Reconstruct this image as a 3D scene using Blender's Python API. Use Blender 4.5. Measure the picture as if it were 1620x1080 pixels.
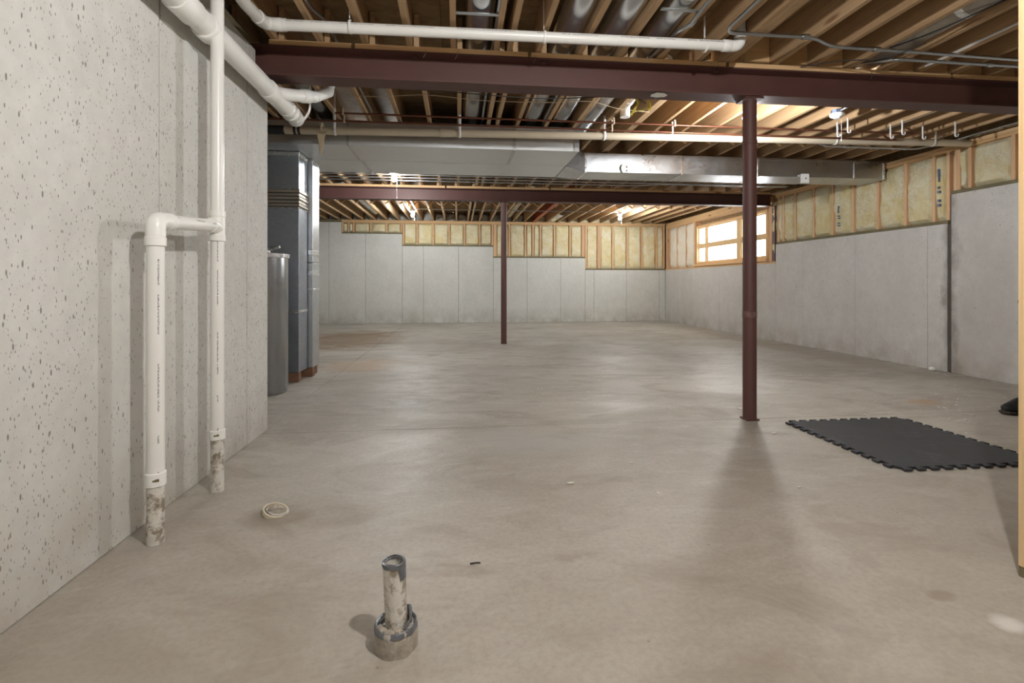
import bpy, bmesh, math, random
from mathutils import Vector, Matrix, noise
PI = math.pi
random.seed(7)
for o in list(bpy.data.objects): bpy.data.objects.remove(o, do_unlink=True)
S = bpy.context.scene
COL = S.collection

# ---------------------------------------------------------------- camera, sky, exposure
cam = bpy.data.cameras.new('camera'); cam_o = bpy.data.objects.new('camera', cam); COL.objects.link(cam_o)
cam_o.location = (0, 0, 1.05)
cam_o.rotation_euler = (PI/2, 0, -math.atan(86/789))
cam.sensor_width = 36; cam.lens = 789/1620*36; cam.shift_y = -92/1620
cam.clip_start = .02; cam.clip_end = 100
S.camera = cam_o
S.view_settings.view_transform = 'Standard'; S.view_settings.look = 'None'
S.view_settings.gamma = 1; S.view_settings.use_curve_mapping = False
S.view_settings.exposure = 1.85
w = bpy.data.worlds.new('sky'); S.world = w; w.use_nodes = True
bg = w.node_tree.nodes['Background']; bg.inputs[0].default_value = (.93, .97, 1, 1); bg.inputs[1].default_value = 4.0   # overcast daylight
BULB = 500.0          # radiance of a lit bulb
# every lamp of the room is built as a fixture with a glowing bulb further down (lamp())

# ---------------------------------------------------------------- materials
class MT:
    def __init__(s, name):
        s.m = bpy.data.materials.new(name); s.m.use_nodes = True
        s.t = s.m.node_tree; s.b = s.t.nodes['Principled BSDF']; s.out = s.t.nodes['Material Output']
        s.tc = s.t.nodes.new('ShaderNodeTexCoord')
    def n(s, kind, **kw):
        nd = s.t.nodes.new('ShaderNode'+kind)
        for k, v in kw.items():
            if k.startswith('i_'):
                key = k[2:]; key = int(key) if key.isdigit() else key.replace('_', ' ')
                s.set(nd.inputs[key], v)
            else: setattr(nd, k, v)
        return nd
    def set(s, sock, v):
        if isinstance(v, bpy.types.NodeSocket): s.t.links.new(v, sock)
        else: sock.default_value = v
    def vec(s, scale=(1, 1, 1), rot=(0, 0, 0), loc=(0, 0, 0), rnd=0):
        src = s.tc.outputs['Object']
        if rnd:
            oi = s.n('ObjectInfo')
            mul = s.n('Math', operation='MULTIPLY', i_0=oi.outputs['Random'], i_1=float(rnd))
            src = s.n('VectorMath', operation='ADD', i_0=src, i_1=mul.outputs[0]).outputs[0]
        mp = s.n('Mapping'); s.t.links.new(src, mp.inputs[0])
        mp.inputs['Scale'].default_value = scale; mp.inputs['Rotation'].default_value = rot; mp.inputs['Location'].default_value = loc
        return mp.outputs[0]
    def noise(s, v, scale=1, detail=4, rough=.55, dist=0):
        return s.n('TexNoise', i_Vector=v, i_Scale=scale, i_Detail=detail, i_Roughness=rough, i_Distortion=dist).outputs['Fac']
    def math(s, op, a, b=0., c=0., clamp=False):
        nd = s.n('Math', operation=op, i_0=a, i_1=b, i_2=c); nd.use_clamp = clamp
        return nd.outputs[0]
    def rng(s, v, a, b, c=0., d=1.):
        nd = s.n('MapRange', i_Value=v, i_1=a, i_2=b, i_3=c, i_4=d); return nd.outputs[0]
    def mix(s, f, a, b):
        nd = s.n('Mix', data_type='RGBA'); s.set(nd.inputs[0], f)
        for q, v in ((6, a), (7, b)): s.set(nd.inputs[q], (*v, 1) if isinstance(v, tuple) else v)
        return nd.outputs[2]
    def bump(s, h, strength=.3, dist=.01):
        nd = s.n('Bump', i_Height=h, i_Strength=strength, i_Distance=dist); s.t.links.new(nd.outputs[0], s.b.inputs['Normal'])
    def color(s, c): s.set(s.b.inputs['Base Color'], (*c, 1) if isinstance(c, tuple) else c)
    def fin(s, rough=.5, metal=0., spec=None):
        s.set(s.b.inputs['Roughness'], rough); s.set(s.b.inputs['Metallic'], metal)
        if spec is not None: s.b.inputs['Specular IOR Level'].default_value = spec
        return s.m
    def xyz(s):
        return s.n('SeparateXYZ', i_0=s.tc.outputs['Object']).outputs

def concrete(name, c1, c2, holes=.5, cut=.2, stain=None, low=True):
    m = MT(name)
    big = m.rng(m.noise(m.vec((.7, .7, .5)), 1, 5), .35, .68)
    fine = m.noise(m.vec(), 14, 6, .65)
    col = m.mix(big, c1, c2)
    col = m.mix(m.rng(m.noise(m.vec((1, 1, .8), loc=(5, 5, 5)), 2.6, 6, .7), .45, .72, 0, .35), col, tuple(q*.78 for q in c1))
    col = m.mix(m.rng(fine, .3, .75, 0, .35), col, tuple(q*.72 for q in c1))
    z = m.xyz()[2]
    dens = m.math('ADD', m.rng(m.noise(m.vec(loc=(3, 1, 5)), 1.1, 2), .3, .7, -.2, .25), m.rng(z, 0, 2.4, .28 if low else .05, .0))
    hs = []
    for sc, cc in (((70, 70, 24), cut), ((150, 150, 56), cut*1.2)):
        v = m.vec(sc, rot=(.5, .5, 0))
        vo = m.n('TexVoronoi', i_Vector=v, i_Scale=1.0)
        rnd = m.n('SeparateXYZ', i_0=vo.outputs['Color']).outputs[0]
        keep = m.math('LESS_THAN', rnd, m.math('ADD', dens, holes*.7))
        size = m.math('MULTIPLY', m.n('SeparateXYZ', i_0=vo.outputs['Color']).outputs[1], cc*1.6)
        hs.append(m.math('MULTIPLY', m.rng(m.math('SUBTRACT', size, vo.outputs['Distance']), 0, .08), keep))
    h = m.math('MAXIMUM', hs[0], hs[1])
    col = m.mix(m.math('MULTIPLY', h, .72), col, (.10, .085, .065))
    dirt = m.math('MULTIPLY', m.rng(z, .42, 0.0, 0, 1), m.rng(m.noise(m.vec(), 4, 4), .35, .7, .0, .6))
    col = m.mix(dirt, col, (.30, .25, .18))
    if stain:       # damp mark along the open cold joint, fixed to the wall
        x, y, z2 = m.xyz()
        dy = m.math('ABSOLUTE', m.math('SUBTRACT', y, stain))
        edge = m.math('MULTIPLY', m.noise(m.vec((1, 3, 2.3)), 1.4, 4), .34)
        f = m.rng(m.math('SUBTRACT', edge, dy), .06, .16)
        f2 = m.rng(m.math('SUBTRACT', .028, dy), 0, .012)
        col = m.mix(m.math('MULTIPLY', f, .55), col, (.13, .10, .075))
        col = m.mix(m.math('MULTIPLY', f2, .8), col, (.06, .045, .03))
    m.color(col)
    m.bump(m.math('SUBTRACT', m.math('MULTIPLY', fine, .25), h), .35, .006)
    return m.fin(.85, spec=.25)

def wood(name, axis, c1=(.60, .37, .19), c2=(.74, .50, .28), knots=True):
    m = MT(name)
    sc = [22, 22, 22]; sc['xyz'.index(axis)] = 1.1
    g = m.noise(m.vec(tuple(sc), rnd=37), 1, 5, .6, .6)
    sc2 = [70, 70, 70]; sc2['xyz'.index(axis)] = 2
    g2 = m.noise(m.vec(tuple(sc2), rnd=37), 1, 3)
    col = m.mix(m.rng(g, .3, .7), c1, c2)
    col = m.mix(m.rng(g2, .45, .75, 0, .4), col, tuple(q*.6 for q in c1))
    oi = m.n('ObjectInfo')
    col = m.mix(m.rng(oi.outputs['Random'], 0, 1, 0, .35), col, (c1[0]*.75, c1[1]*.68, c1[2]*.6))
    if knots:
        sk = [9, 9, 9]; sk['xyz'.index(axis)] = 2.2
        vo = m.n('TexVoronoi', i_Vector=m.vec(tuple(sk), rnd=53), i_Scale=1.0)
        k = m.math('MULTIPLY', m.rng(vo.outputs['Distance'], .2, .1), m.math('LESS_THAN', m.n('SeparateXYZ', i_0=vo.outputs['Color']).outputs[0], .14))
        col = m.mix(m.math('MULTIPLY', k, .75), col, (.16, .07, .03))
    m.color(col); m.bump(g2, .15, .003)
    return m.fin(.65, spec=.3)

def galv(name, base=(.56, .58, .60), rough=.34, bmp=.12, sp=1.):
    m = MT(name)
    v = m.n('TexVoronoi', i_Vector=m.vec((1, 1, 1)), i_Scale=34.0)
    c = m.n('SeparateXYZ', i_0=v.outputs['Color']).outputs[0]
    n1 = m.noise(m.vec(), 2.2, 4)
    col = m.mix(m.rng(c, 0, 1, 0, .22*sp), base, tuple(q*.72 for q in base))
    col = m.mix(m.rng(n1, .4, .75, 0, .3*sp), col, tuple(q*.7 for q in base))
    m.color(col); m.bump(m.noise(m.vec(), 3.5, 2), bmp, .02)
    return m.fin(m.math('ADD', m.rng(c, 0, 1, -.05*sp, .06*sp), m.rng(n1, .3, .7, rough-.05*sp, rough+.1*sp)), 1.0)

def plain(name, c, rough=.5, metal=0., var=.2, scale=9, bump=.05, spec=None, dirt=None):
    m = MT(name)
    n1 = m.noise(m.vec(), scale, 5)
    col = m.mix(m.rng(n1, .35, .7, 0, var*2), c, tuple(q*.65 for q in c))
    if dirt:
        d = m.rng(m.noise(m.vec(loc=(2, 4, 1)), dirt[1], 6, .7), dirt[2], dirt[2]+.12)
        col = m.mix(d, col, dirt[0])
    m.color(col)
    if bump: m.bump(n1, bump, .01)
    return m.fin(rough, metal, spec)

def pvc(name, c=(.80, .79, .75), axis=None, centre=(0, 0), ang=0., scale=1.):
    """white pipe; with an axis, a printed line of small dark characters runs along it"""
    m = MT(name)
    n1 = m.noise(m.vec(), 5, 3)
    col = m.mix(m.rng(n1, .35, .7, 0, .25), c, tuple(q*.86 for q in c))
    if axis:
        X = dict(zip('xyz', m.xyz())); a, b = [q for q in 'xyz' if q != axis]
        th = m.math('ARCTAN2', m.math('SUBTRACT', X[b], centre[1]), m.math('SUBTRACT', X[a], centre[0]))
        near = m.math('LESS_THAN', m.math('ABSOLUTE', m.math('SUBTRACT', th, ang)), .10)
        al = m.n('CombineXYZ', i_0=X[axis], i_1=m.math('MULTIPLY', th, .12))
        ch = m.math('GREATER_THAN', m.n('TexNoise', i_Vector=al.outputs[0], i_Scale=150*scale, i_Detail=1.0).outputs['Fac'], .5)
        wd = m.math('GREATER_THAN', m.n('TexNoise', noise_dimensions='1D', i_W=X[axis], i_Scale=7.0*scale, i_Detail=2.0).outputs['Fac'], .47)
        col = m.mix(m.math('MULTIPLY', m.math('MULTIPLY', near, ch), wd), col, (.16, .16, .18))
    m.color(col)
    return m.fin(.32, spec=.5)

def emit(name, c, s):
    m = MT(name); m.b.inputs['Emission Color'].default_value = (*c, 1); m.b.inputs['Emission Strength'].default_value = s
    m.color((.9, .9, .9)); return m.fin(.4)

M = {}
M['conc_left'] = concrete('pitted_concrete', (.56, .545, .50), (.66, .655, .625), .50, .20)
M['conc_far'] = concrete('smooth_concrete', (.62, .62, .58), (.70, .70, .66), .06, .14, low=False)
M['conc_right'] = concrete('stained_concrete', (.58, .565, .54), (.66, .65, .63), .16, .18, stain=5.275, low=False)
M['backing'] = plain('dark_backing', (.10, .09, .075), .9)
M['joist'] = wood('joist_lumber', 'y', (.43, .275, .145), (.56, .385, .225))
M['stud'] = wood('stud_lumber', 'z', (.70, .43, .24), (.80, .56, .34))
M['plate_x'] = wood('plate_lumber_across', 'x', (.66, .41, .20), (.76, .53, .29))
M['plate_y'] = wood('plate_lumber_along', 'y', (.66, .41, .20), (.76, .53, .29))
M['post_wood'] = wood('pale_post_lumber', 'z', (.72, .50, .26), (.80, .60, .34))
M['treated'] = plain('treated_lumber', (.19, .16, .085), .8, var=.4)
M['bridge'] = wood('bridging_lumber', 'x', (.62, .38, .18), (.72, .48, .26), knots=False)
M['galv'] = galv('galvanised_sheet')
M['galv_dark'] = galv('dull_galvanised_sheet', (.36, .385, .42), .42)
M['galv_trunk'] = galv('satin_galvanised_sheet', (.74, .76, .77), .40, .0, .35)
M['galv_round'] = plain('galvanised_pipe', (.56, .57, .58), .26, 1.0, .12, 2.5, 0)
M['brown_timber'] = wood('brown_timber', 'x', (.17, .085, .05), (.24, .13, .08))
M['galv_mud'] = galv('dull_pipe_sheet', (.46, .42, .36), .4)
M['foil'] = galv('foil_tape', (.85, .86, .87), .22)
M['emt'] = plain('conduit_metal', (.52, .55, .57), .32, 1.0, .15)
M['steel_red'] = plain('oxide_red_paint', (.105, .042, .034), .55, var=.22, scale=5, dirt=((.30, .22, .19), 55, .76))
M['steel_orange'] = plain('bright_primer', (.42, .10, .035), .6, var=.3)
M['copper'] = plain('aged_copper', (.20, .075, .045), .42, .7, .4)
M['pvc'] = pvc('white_pvc')
M['pvc_fit'] = pvc('white_pvc_fitting', (.83, .82, .78))
M['pvc_beige'] = plain('beige_pvc', (.60, .52, .39), .4, var=.12, scale=4)
M['pvc_dirty'] = plain('dirty_pvc', (.66, .63, .57), .55, var=.2, scale=20, bump=.2, dirt=((.24, .195, .14), 22, .47))
M['rubber'] = plain('black_rubber', (.018, .018, .02), .5, var=.3)
M['mat'] = plain('mat_rubber', (.040, .041, .045), .62, var=.35, scale=3.2, bump=.15, dirt=((.075, .075, .08), 3.0, .55))
M['white'] = plain('white_plastic', (.82, .82, .80), .4, var=.08)
M['box_blue'] = plain('blue_grey_box', (.20, .25, .36), .45, .6, .2)
M['rag'] = plain('tan_cloth', (.50, .40, .26), .9, var=.3)
M['yellow'] = plain('yellow_webbing', (.62, .50, .05), .6, var=.3)
M['shoe'] = plain('black_leather', (.012, .012, .013), .45, var=.4)
M['shoe_sole'] = plain('worn_brown_sole', (.05, .038, .03), .7, var=.5)
M['debris'] = plain('pale_chips', (.72, .69, .62), .8)
M['cement'] = plain('loose_mortar', (.42, .37, .30), .95, var=.5, scale=60, bump=.6)
M['tape_grey'] = plain('torn_duct_tape', (.20, .21, .23), .3, .5, .5, 40, .4)
M['muddy_tape'] = plain('muddy_wrap', (.44, .395, .33), .5, .15, .5, 45, .6, dirt=((.62, .60, .55), 22, .62))
M['bulb'] = emit('bulb_glow', (.95, .985, 1.0), BULB)
M['bulb_strong'] = emit('strong_bulb_glow', (.985, .985, .985), BULB*2.15)
M['bulb_mid'] = emit('middle_bulb_glow', (.97, .985, 1.0), BULB*1.45)
M['clear_wrap'] = plain('clear_wrap', (.22, .12, .11), .15, .3, .4, 50, .5)
M['tank'] = galv('painted_steel_tank', (.40, .41, .42), .22, .02, .4)

m = MT('osb_sheet')                                         # subfloor: pressed flakes
v = m.n('TexVoronoi', i_Vector=m.vec((9, 22, 9), rnd=11), i_Scale=1.0)
q = m.n('SeparateXYZ', i_0=v.outputs['Color']).outputs[0]
cc = m.mix(m.math('MULTIPLY', q, m.rng(m.noise(m.vec((3, 9, 3), rnd=11), 2, 4), .3, .7, .3, 1)), (.24, .16, .08), (.38, .27, .15))
m.color(m.mix(m.rng(m.noise(m.vec(rnd=11), 4, 5, .7), .55, .72, 0, .5), cc, (.12, .08, .04))); m.bump(q, .1, .004); M['osb'] = m.fin(.8, spec=.2)

def insulation(name, c1, c2, c3):
    m = MT(name)
    a = m.noise(m.vec(rnd=5), 3.2, 4, .6, 1.2); b = m.noise(m.vec((1, 1, 1), rnd=5), 26, 6, .75, 2.0)
    col = m.mix(m.rng(a, .34, .62), c1, c2)
    col = m.mix(m.math('MULTIPLY', m.rng(b, .47, .74), m.rng(m.noise(m.vec(loc=(7, 2, 3), rnd=5), 2.4, 3), .42, .62)), col, c3)
    cr = m.noise(m.vec((1, 1, 1), loc=(1, 8, 2), rnd=5), 3.4, 3, .5, .8)
    col = m.mix(m.math('MULTIPLY', m.rng(m.math('ABSOLUTE', m.math('SUBTRACT', cr, .5)), .03, 0), .16), col, c3)
    m.color(col); m.bump(m.math('ADD', b, m.math('MULTIPLY', cr, .8)), .7, .03)
    return m.fin(.95, spec=.1)
M['batt'] = insulation('yellow_fibreglass', (.80, .68, .35), (.88, .82, .61), (.46, .31, .12))
M['batt_pale'] = insulation('pale_fibreglass', (.90, .82, .66), (.92, .88, .78), (.75, .50, .30))
M['batt_grey'] = insulation('grey_fibreglass', (.42, .41, .38), (.60, .57, .48), (.22, .19, .15))

m = MT('slab_floor')                                        # trowelled floor slab
x, y, z = m.xyz()
big = m.noise(m.vec((.35, .5, 1)), 1.3, 6, .6, .8)
swirl = m.noise(m.vec((.9, 1.6, 1), rot=(0, 0, .5), loc=(4, 1, 0)), 1.5, 7, .62, 1.4)
fine = m.noise(m.vec(), 45, 5, .7)
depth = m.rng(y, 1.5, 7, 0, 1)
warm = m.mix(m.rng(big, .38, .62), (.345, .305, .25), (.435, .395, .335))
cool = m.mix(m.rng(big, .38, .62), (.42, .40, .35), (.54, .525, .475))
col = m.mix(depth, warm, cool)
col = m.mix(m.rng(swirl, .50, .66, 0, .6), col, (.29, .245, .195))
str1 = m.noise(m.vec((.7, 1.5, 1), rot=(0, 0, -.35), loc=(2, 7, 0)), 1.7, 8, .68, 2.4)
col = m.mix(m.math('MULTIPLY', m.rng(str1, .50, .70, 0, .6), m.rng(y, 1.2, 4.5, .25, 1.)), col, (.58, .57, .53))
col = m.mix(m.rng(m.noise(m.vec((.8, 1.3, 1), loc=(9, 3, 0)), 2.3, 7, .66, 2.2), .54, .70, 0, .5), col, (.345, .30, .25))
col = m.mix(m.rng(fine, .42, .8, 0, .5), col, (.25, .21, .165))
pit = m.n('TexVoronoi', i_Vector=m.vec((9, 9, 9)), i_Scale=1.0)
col = m.mix(m.math('MULTIPLY', m.math('MULTIPLY', m.rng(pit.outputs['Distance'], .05, .03), m.math('LESS_THAN', m.n('SeparateXYZ', i_0=pit.outputs['Color']).outputs[0], .3)), .6), col, (.16, .13, .10))
def blob(cx, cy, rx, ry):
    dx = m.math('DIVIDE', m.math('SUBTRACT', x, cx), rx); dy = m.math('DIVIDE', m.math('SUBTRACT', y, cy), ry)
    d = m.math('ADD', m.math('MULTIPLY', dx, dx), m.math('MULTIPLY', dy, dy))
    return m.rng(m.math('SUBTRACT', m.math('ADD', 1., m.rng(swirl, .3, .7, -.5, .6)), d), 0, .8)
for (cx, cy, rx, ry, c, a) in ((-2.0, 9.6, 1.1, 1.9, (.27, .18, .10), .8), (-1.2, 6.6, .55, .6, (.50, .30, .14), .4), (-.83, 2.36, .17, .13, (.25, .205, .15), .6),
                               (1.62, 1.51, .06, .035, (.23, .18, .13), .6), (1.69, 1.37, .06, .05, (.64, .62, .58), .7), (4.1, 4.0, .16, .1, (.46, .27, .12), .5), (.5, 3.3, .5, .3, (.42, .41, .38), .5), (5.3, 7.5, .35, 3.0, (.36, .30, .24), .55)):
    col = m.mix(m.math('MULTIPLY', blob(cx, cy, rx, ry), a), col, c)
m.color(col); m.bump(m.math('ADD', m.math('MULTIPLY', fine, .5), swirl), .12, .006)
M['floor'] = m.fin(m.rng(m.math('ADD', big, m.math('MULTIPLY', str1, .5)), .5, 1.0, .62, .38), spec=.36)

m = MT('window_glass')
m.t.nodes.remove(m.b)
tr = m.n('BsdfTransparent'); gl = m.n('BsdfGlossy', i_Roughness=.02); mx = m.n('MixShader', i_0=.07, i_1=tr.outputs[0], i_2=gl.outputs[0]); m.t.links.new(mx.outputs[0], m.out.inputs[0]); M['glass'] = m.m

# ---------------------------------------------------------------- helpers
def B(): return bmesh.new()
def box(bm, x0, x1, y0, y1, z0, z1, bev=0):
    g = bmesh.ops.create_cube(bm, size=1)['verts']
    for v in g: v.co = Vector((x0+(v.co.x+.5)*(x1-x0), y0+(v.co.y+.5)*(y1-y0), z0+(v.co.z+.5)*(z1-z0)))
    if bev:
        es = list({e for v in g for e in v.link_edges})
        bmesh.ops.bevel(bm, geom=es, offset=bev, segments=1, affect='EDGES')
    return bm
def fillet(pts, rad, n=5):
    pts = [Vector(p) for p in pts]; out = [pts[0]]
    for a, b, c in zip(pts, pts[1:], pts[2:]):
        u = (a-b); v = (c-b); r = min(rad, u.length*.49, v.length*.49)
        p, q = b+u.normalized()*r, b+v.normalized()*r
        for i in range(n+1):
            t = i/n; out.append((1-t)**2*p+2*t*(1-t)*b+t*t*q)
    out.append(pts[-1]); return out
def tube(bm, pts, r, seg=12, caps=True, flat=None):
    """sweep a circle (or a flat strip section) along pts; r may be a list"""
    pts = [Vector(p) for p in pts]; n = len(pts); rings = []
    t0 = (pts[1]-pts[0]).normalized()
    up = Vector((0, 0, 1)) if abs(t0.z) < .9 else Vector((1, 0, 0))
    nrm = (up-t0*up.dot(t0)).normalized()
    for i, p in enumerate(pts):
        if i == 0: t = t0
        elif i == n-1: t = (pts[-1]-pts[-2]).normalized()
        else: t = ((pts[i]-pts[i-1]).normalized()+(pts[i+1]-pts[i]).normalized()).normalized()
        nrm = (nrm-t*nrm.dot(t)).normalized(); bn = t.cross(nrm)
        rr = r[i] if isinstance(r, (list, tuple)) else r
        ring = []
        for k in range(seg):
            a = 2*PI*k/seg
            ca, sa = math.cos(a), math.sin(a)
            if flat: ca, sa = ca*flat[0], sa*flat[1]
            ring.append(bm.verts.new(p+(nrm*ca+bn*sa)*rr))
        rings.append(ring)
    for a, b in zip(rings, rings[1:]):
        for k in range(seg): bm.faces.new((a[k], a[(k+1) % seg], b[(k+1) % seg], b[k]))
    if caps: bm.faces.new(rings[0][::-1]); bm.faces.new(rings[-1])
    return bm
def lathe(bm, prof, o=(0, 0, 0), seg=20, axis='z'):
    """closed or open profile of (radius, height) pairs turned about an axis through o"""
    rings = []
    for r, h in prof:
        ring = []
        for k in range(seg):
            a = 2*PI*k/seg; p = (r*math.cos(a), r*math.sin(a), h)
            if axis == 'x': p = (p[2], p[0], p[1])
            if axis == 'y': p = (p[1], p[2], p[0])
            ring.append(bm.verts.new(Vector(p)+Vector(o)))
        rings.append(ring)
    for a, b in zip(rings, rings[1:]):
        for k in range(seg): bm.faces.new((a[k], a[(k+1) % seg], b[(k+1) % seg], b[k]))
    if prof[0][0] > 1e-5 and prof[0] != prof[-1]:
        bm.faces.new(rings[0][::-1])
    if prof[-1][0] > 1e-5 and prof[0] != prof[-1]:
        bm.faces.new(rings[-1])
    return bm
def sleeve(bm, p, q, ri, ro, seg=20):
    """open-ended pipe with wall thickness from p to q"""
    p, q = Vector(p), Vector(q); t = (q-p).normalized()
    up = Vector((0, 0, 1)) if abs(t.z) < .9 else Vector((1, 0, 0)); n = (up-t*up.dot(t)).normalized(); b = t.cross(n)
    R = []
    for c, r in ((p, ri), (p, ro), (q, ro), (q, ri)):
        R.append([bm.verts.new(c+(n*math.cos(2*PI*k/seg)+b*math.sin(2*PI*k/seg))*r) for k in range(seg)])
    for i in range(4):
        a, d = R[i], R[(i+1) % 4]
        for k in range(seg): bm.faces.new((a[k], a[(k+1) % seg], d[(k+1) % seg], d[k]))
    return bm
def panel(bm, outline, plane, at, depth, out, cham=.005):
    """cast panel: outline in (u,z), u along the wall; chamfered front edges. plane 'x'|'y', out = +1/-1 facing"""
    n = len(outline); area = sum(outline[i][0]*outline[(i+1) % n][1]-outline[(i+1) % n][0]*outline[i][1] for i in range(n))
    pts = outline if area > 0 else outline[::-1]
    def P(u, z, d): return Vector((at-out*d, u, z)) if plane == 'x' else Vector((u, at-out*d, z))
    ins = []
    for i in range(n):
        a, b, c = Vector(pts[i-1]), Vector(pts[i]), Vector(pts[(i+1) % n])
        e1, e2 = (b-a).normalized(), (c-b).normalized()
        n1, n2 = Vector((-e1.y, e1.x)), Vector((-e2.y, e2.x))
        k = (n1+n2); ins.append(b+k/(k.length_squared)*2*cham if k.length > 1e-6 else b+n1*cham)
    f = [bm.verts.new(P(p.x, p.y, 0)) for p in ins]
    s = [bm.verts.new(P(p[0], p[1], cham)) for p in pts]
    k = [bm.verts.new(P(p[0], p[1], depth)) for p in pts]
    bm.faces.new(f); bm.faces.new(k[::-1])
    for i in range(n):
        j = (i+1) % n
        bm.faces.new((f[i], s[i], s[j], f[j])); bm.faces.new((s[i], k[i], k[j], s[j]))
    return bm
def obj(name, bm, mat, parent=None, smooth=False, **kw):
    bmesh.ops.recalc_face_normals(bm, faces=bm.faces[:])
    me = bpy.data.meshes.new(name); bm.to_mesh(me); bm.free()
    me.materials.append(M[mat] if isinstance(mat, str) else mat)
    if smooth:
        for p in me.polygons: p.use_smooth = True
        me.set_sharp_from_angle(angle=math.radians(40))
    o = bpy.data.objects.new(name, me); COL.objects.link(o)
    if parent: attach(o, parent)
    for k, v in kw.items(): o[k] = v
    return o
def attach(o, parent):
    o.parent = parent; L = Vector(); p = parent
    while p is not None: L = L+p.location; p = p.parent if p.parent and p.matrix_parent_inverse == Matrix() else None
    o.matrix_parent_inverse = Matrix.Translation(-L)
def thing(name, label, cat, loc, group=None):
    o = bpy.data.objects.new(name, None); COL.objects.link(o); o.location = loc; o.empty_display_size = .1
    o['label'] = label; o['category'] = cat
    if group: o['group'] = group
    return o
def tag(o, label, cat, group=None):
    o['label'] = label; o['category'] = cat
    if group: o['group'] = group
    return o
def struct(name, bm, mat, **kw): return obj(name, bm, mat, kind='structure', **kw)
def clone(src, parent, loc, scale=None):
    c = src.copy(); COL.objects.link(c); c.location = loc
    if scale: c.scale = scale
    c.parent = parent
    return c

# ---------------------------------------------------------------- floor
XL, XR, YF, YN, XM = -1.357, 5.75, 13.35, -2.5, -5.2
b = B(); box(b, XM-.2, XR+.3, YN-.2, YF+.3, -.14, -.035); floor = struct('floor', b, 'backing')
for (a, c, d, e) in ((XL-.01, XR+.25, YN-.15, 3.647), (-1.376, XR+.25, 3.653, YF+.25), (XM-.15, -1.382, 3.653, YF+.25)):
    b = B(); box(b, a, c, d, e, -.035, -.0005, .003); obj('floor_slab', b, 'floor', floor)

# ---------------------------------------------------------------- left wall (pitted concrete)
b = B(); box(b, -1.56, -1.37, YN, 3.535, 0, 2.62); box(b, -1.56, -1.37, 3.535, 3.74, 0, 2.45)
wl = struct('wall_left', b, 'backing')
seams = [YN, -1.36, -.41, .54, 1.495, 2.448, 3.401]
for a, c in zip(seams, seams[1:]):
    b = B(); panel(b, [(a+.0045, 0), (c-.0045, 0), (c-.0045, 2.625), (a+.0045, 2.625)], 'x', XL, .013, 1, .004); obj('concrete_panel', b, 'conc_left', wl)
b = B(); panel(b, [(3.405, 0), (3.75, 0), (3.75, 2.455), (3.535, 2.455), (3.535, 2.625), (3.405, 2.625)], 'x', XL, .2, 1, .002); obj('concrete_panel', b, 'conc_left', wl)
b = B(); box(b, -1.56, -1.385, YN, 3.50, 2.625, 2.70, .003); obj('sill_plate', b, 'treated', wl)
b = B(); box(b, -1.60, -1.56, YN, 3.5, 2.62, 2.95); obj('rim_board', b, 'joist', wl)
b = B(); box(b, XM-.2, -1.56, 3.5, 3.745, 0, 2.95); struct('wall_mechanical', b, 'conc_left')
b = B(); box(b, XM-.2, XM, 3.745, YF+.3, 0, 2.95); struct('wall_side', b, 'conc_far')
b = B(); box(b, -1.6, XR+.3, YN-.2, YN, 0, 2.95); struct('wall_near', b, 'conc_far')

# ---------------------------------------------------------------- framed kneewalls over stepped concrete
def stud_mesh(h, along):
    b = B(); box(b, -.019, .019, 0, .138, 0, h, .002) if along == 'x' else box(b, 0, .138, -.019, .019, 0, h, .002); return b
def batt(u0, u1, z0, z1, plane, at, parent, mat='batt', seed=0, puff=.012, deep=.0):
    """puffy fibreglass batt between two studs"""
    b = B(); nu, nz = max(5, int((u1-u0)/.035)), max(6, int((z1-z0)/.045)); g = []
    for i in range(nu+1):
        row = []
        for k in range(nz+1):
            s, t = i/nu, k/nz
            edge = (min(s, 1-s, .12)/.12)**.6*(min(t, 1-t, .08)/.08)**.5
            u, z = u0+s*(u1-u0), z0+t*(z1-z0)
            h = noise.fractal(Vector((u*4+seed, z*4, seed*3.1)), .8, 2, 4)*.022+noise.noise(Vector((u*14+seed, z*11, 1.7)))*.006
            u += noise.noise(Vector((z*5, seed*7.7, i)))*.012*(1 if i in (0, nu) else 0)
            d = .055+deep-edge*(.045+puff)-h*edge
            row.append(b.verts.new((at+d, u, z) if plane == 'x' else (u, at+d, z)))
        g.append(row)
    for i in range(nu):
        for k in range(nz): b.faces.new((g[i][k], g[i+1][k], g[i+1][k+1], g[i][k+1]))
    return obj('insulation_batt', b, mat, parent, smooth=True)

# far wall
steps = [(XM, -3.0, 2.64), (-3.0, -1.45, 2.345), (-1.45, .95, 2.03), (.95, 3.47, 1.735), (3.47, XR, 1.415)]
b = B()
for a, c, h in steps: box(b, a, c, YF+.014, YF+.28, 0, h)
wf = struct('wall_far', b, 'backing')
fs = [XM, -4.3, -3.309, -2.386, -1.45, -.896, .025, .95, 1.867, 2.788, 3.47, 3.72, 4.634, 5.577, XR]
def hgt(xm):
    return [h for a, c, h in steps if a <= xm <= c][0]
for a, c in zip(fs, fs[1:]):
    a, c = a+.003, c-.003
    if a < -3.0 < c: out = [(a, 0), (c, 0), (c, 2.345), (-3.0, 2.345), (-3.0, 2.64), (a, 2.64)]
    else: h = hgt((a+c)/2); out = [(a, 0), (c, 0), (c, h), (a, h)]
    b = B(); panel(b, out, 'y', YF, .02, -1, .003); obj('concrete_panel', b, 'conc_far', wf)
b = B(); box(b, XM, XR+.3, YF+.28, YF+.31, 0, 2.97); obj('sheathing', b, 'osb', wf)
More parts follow.
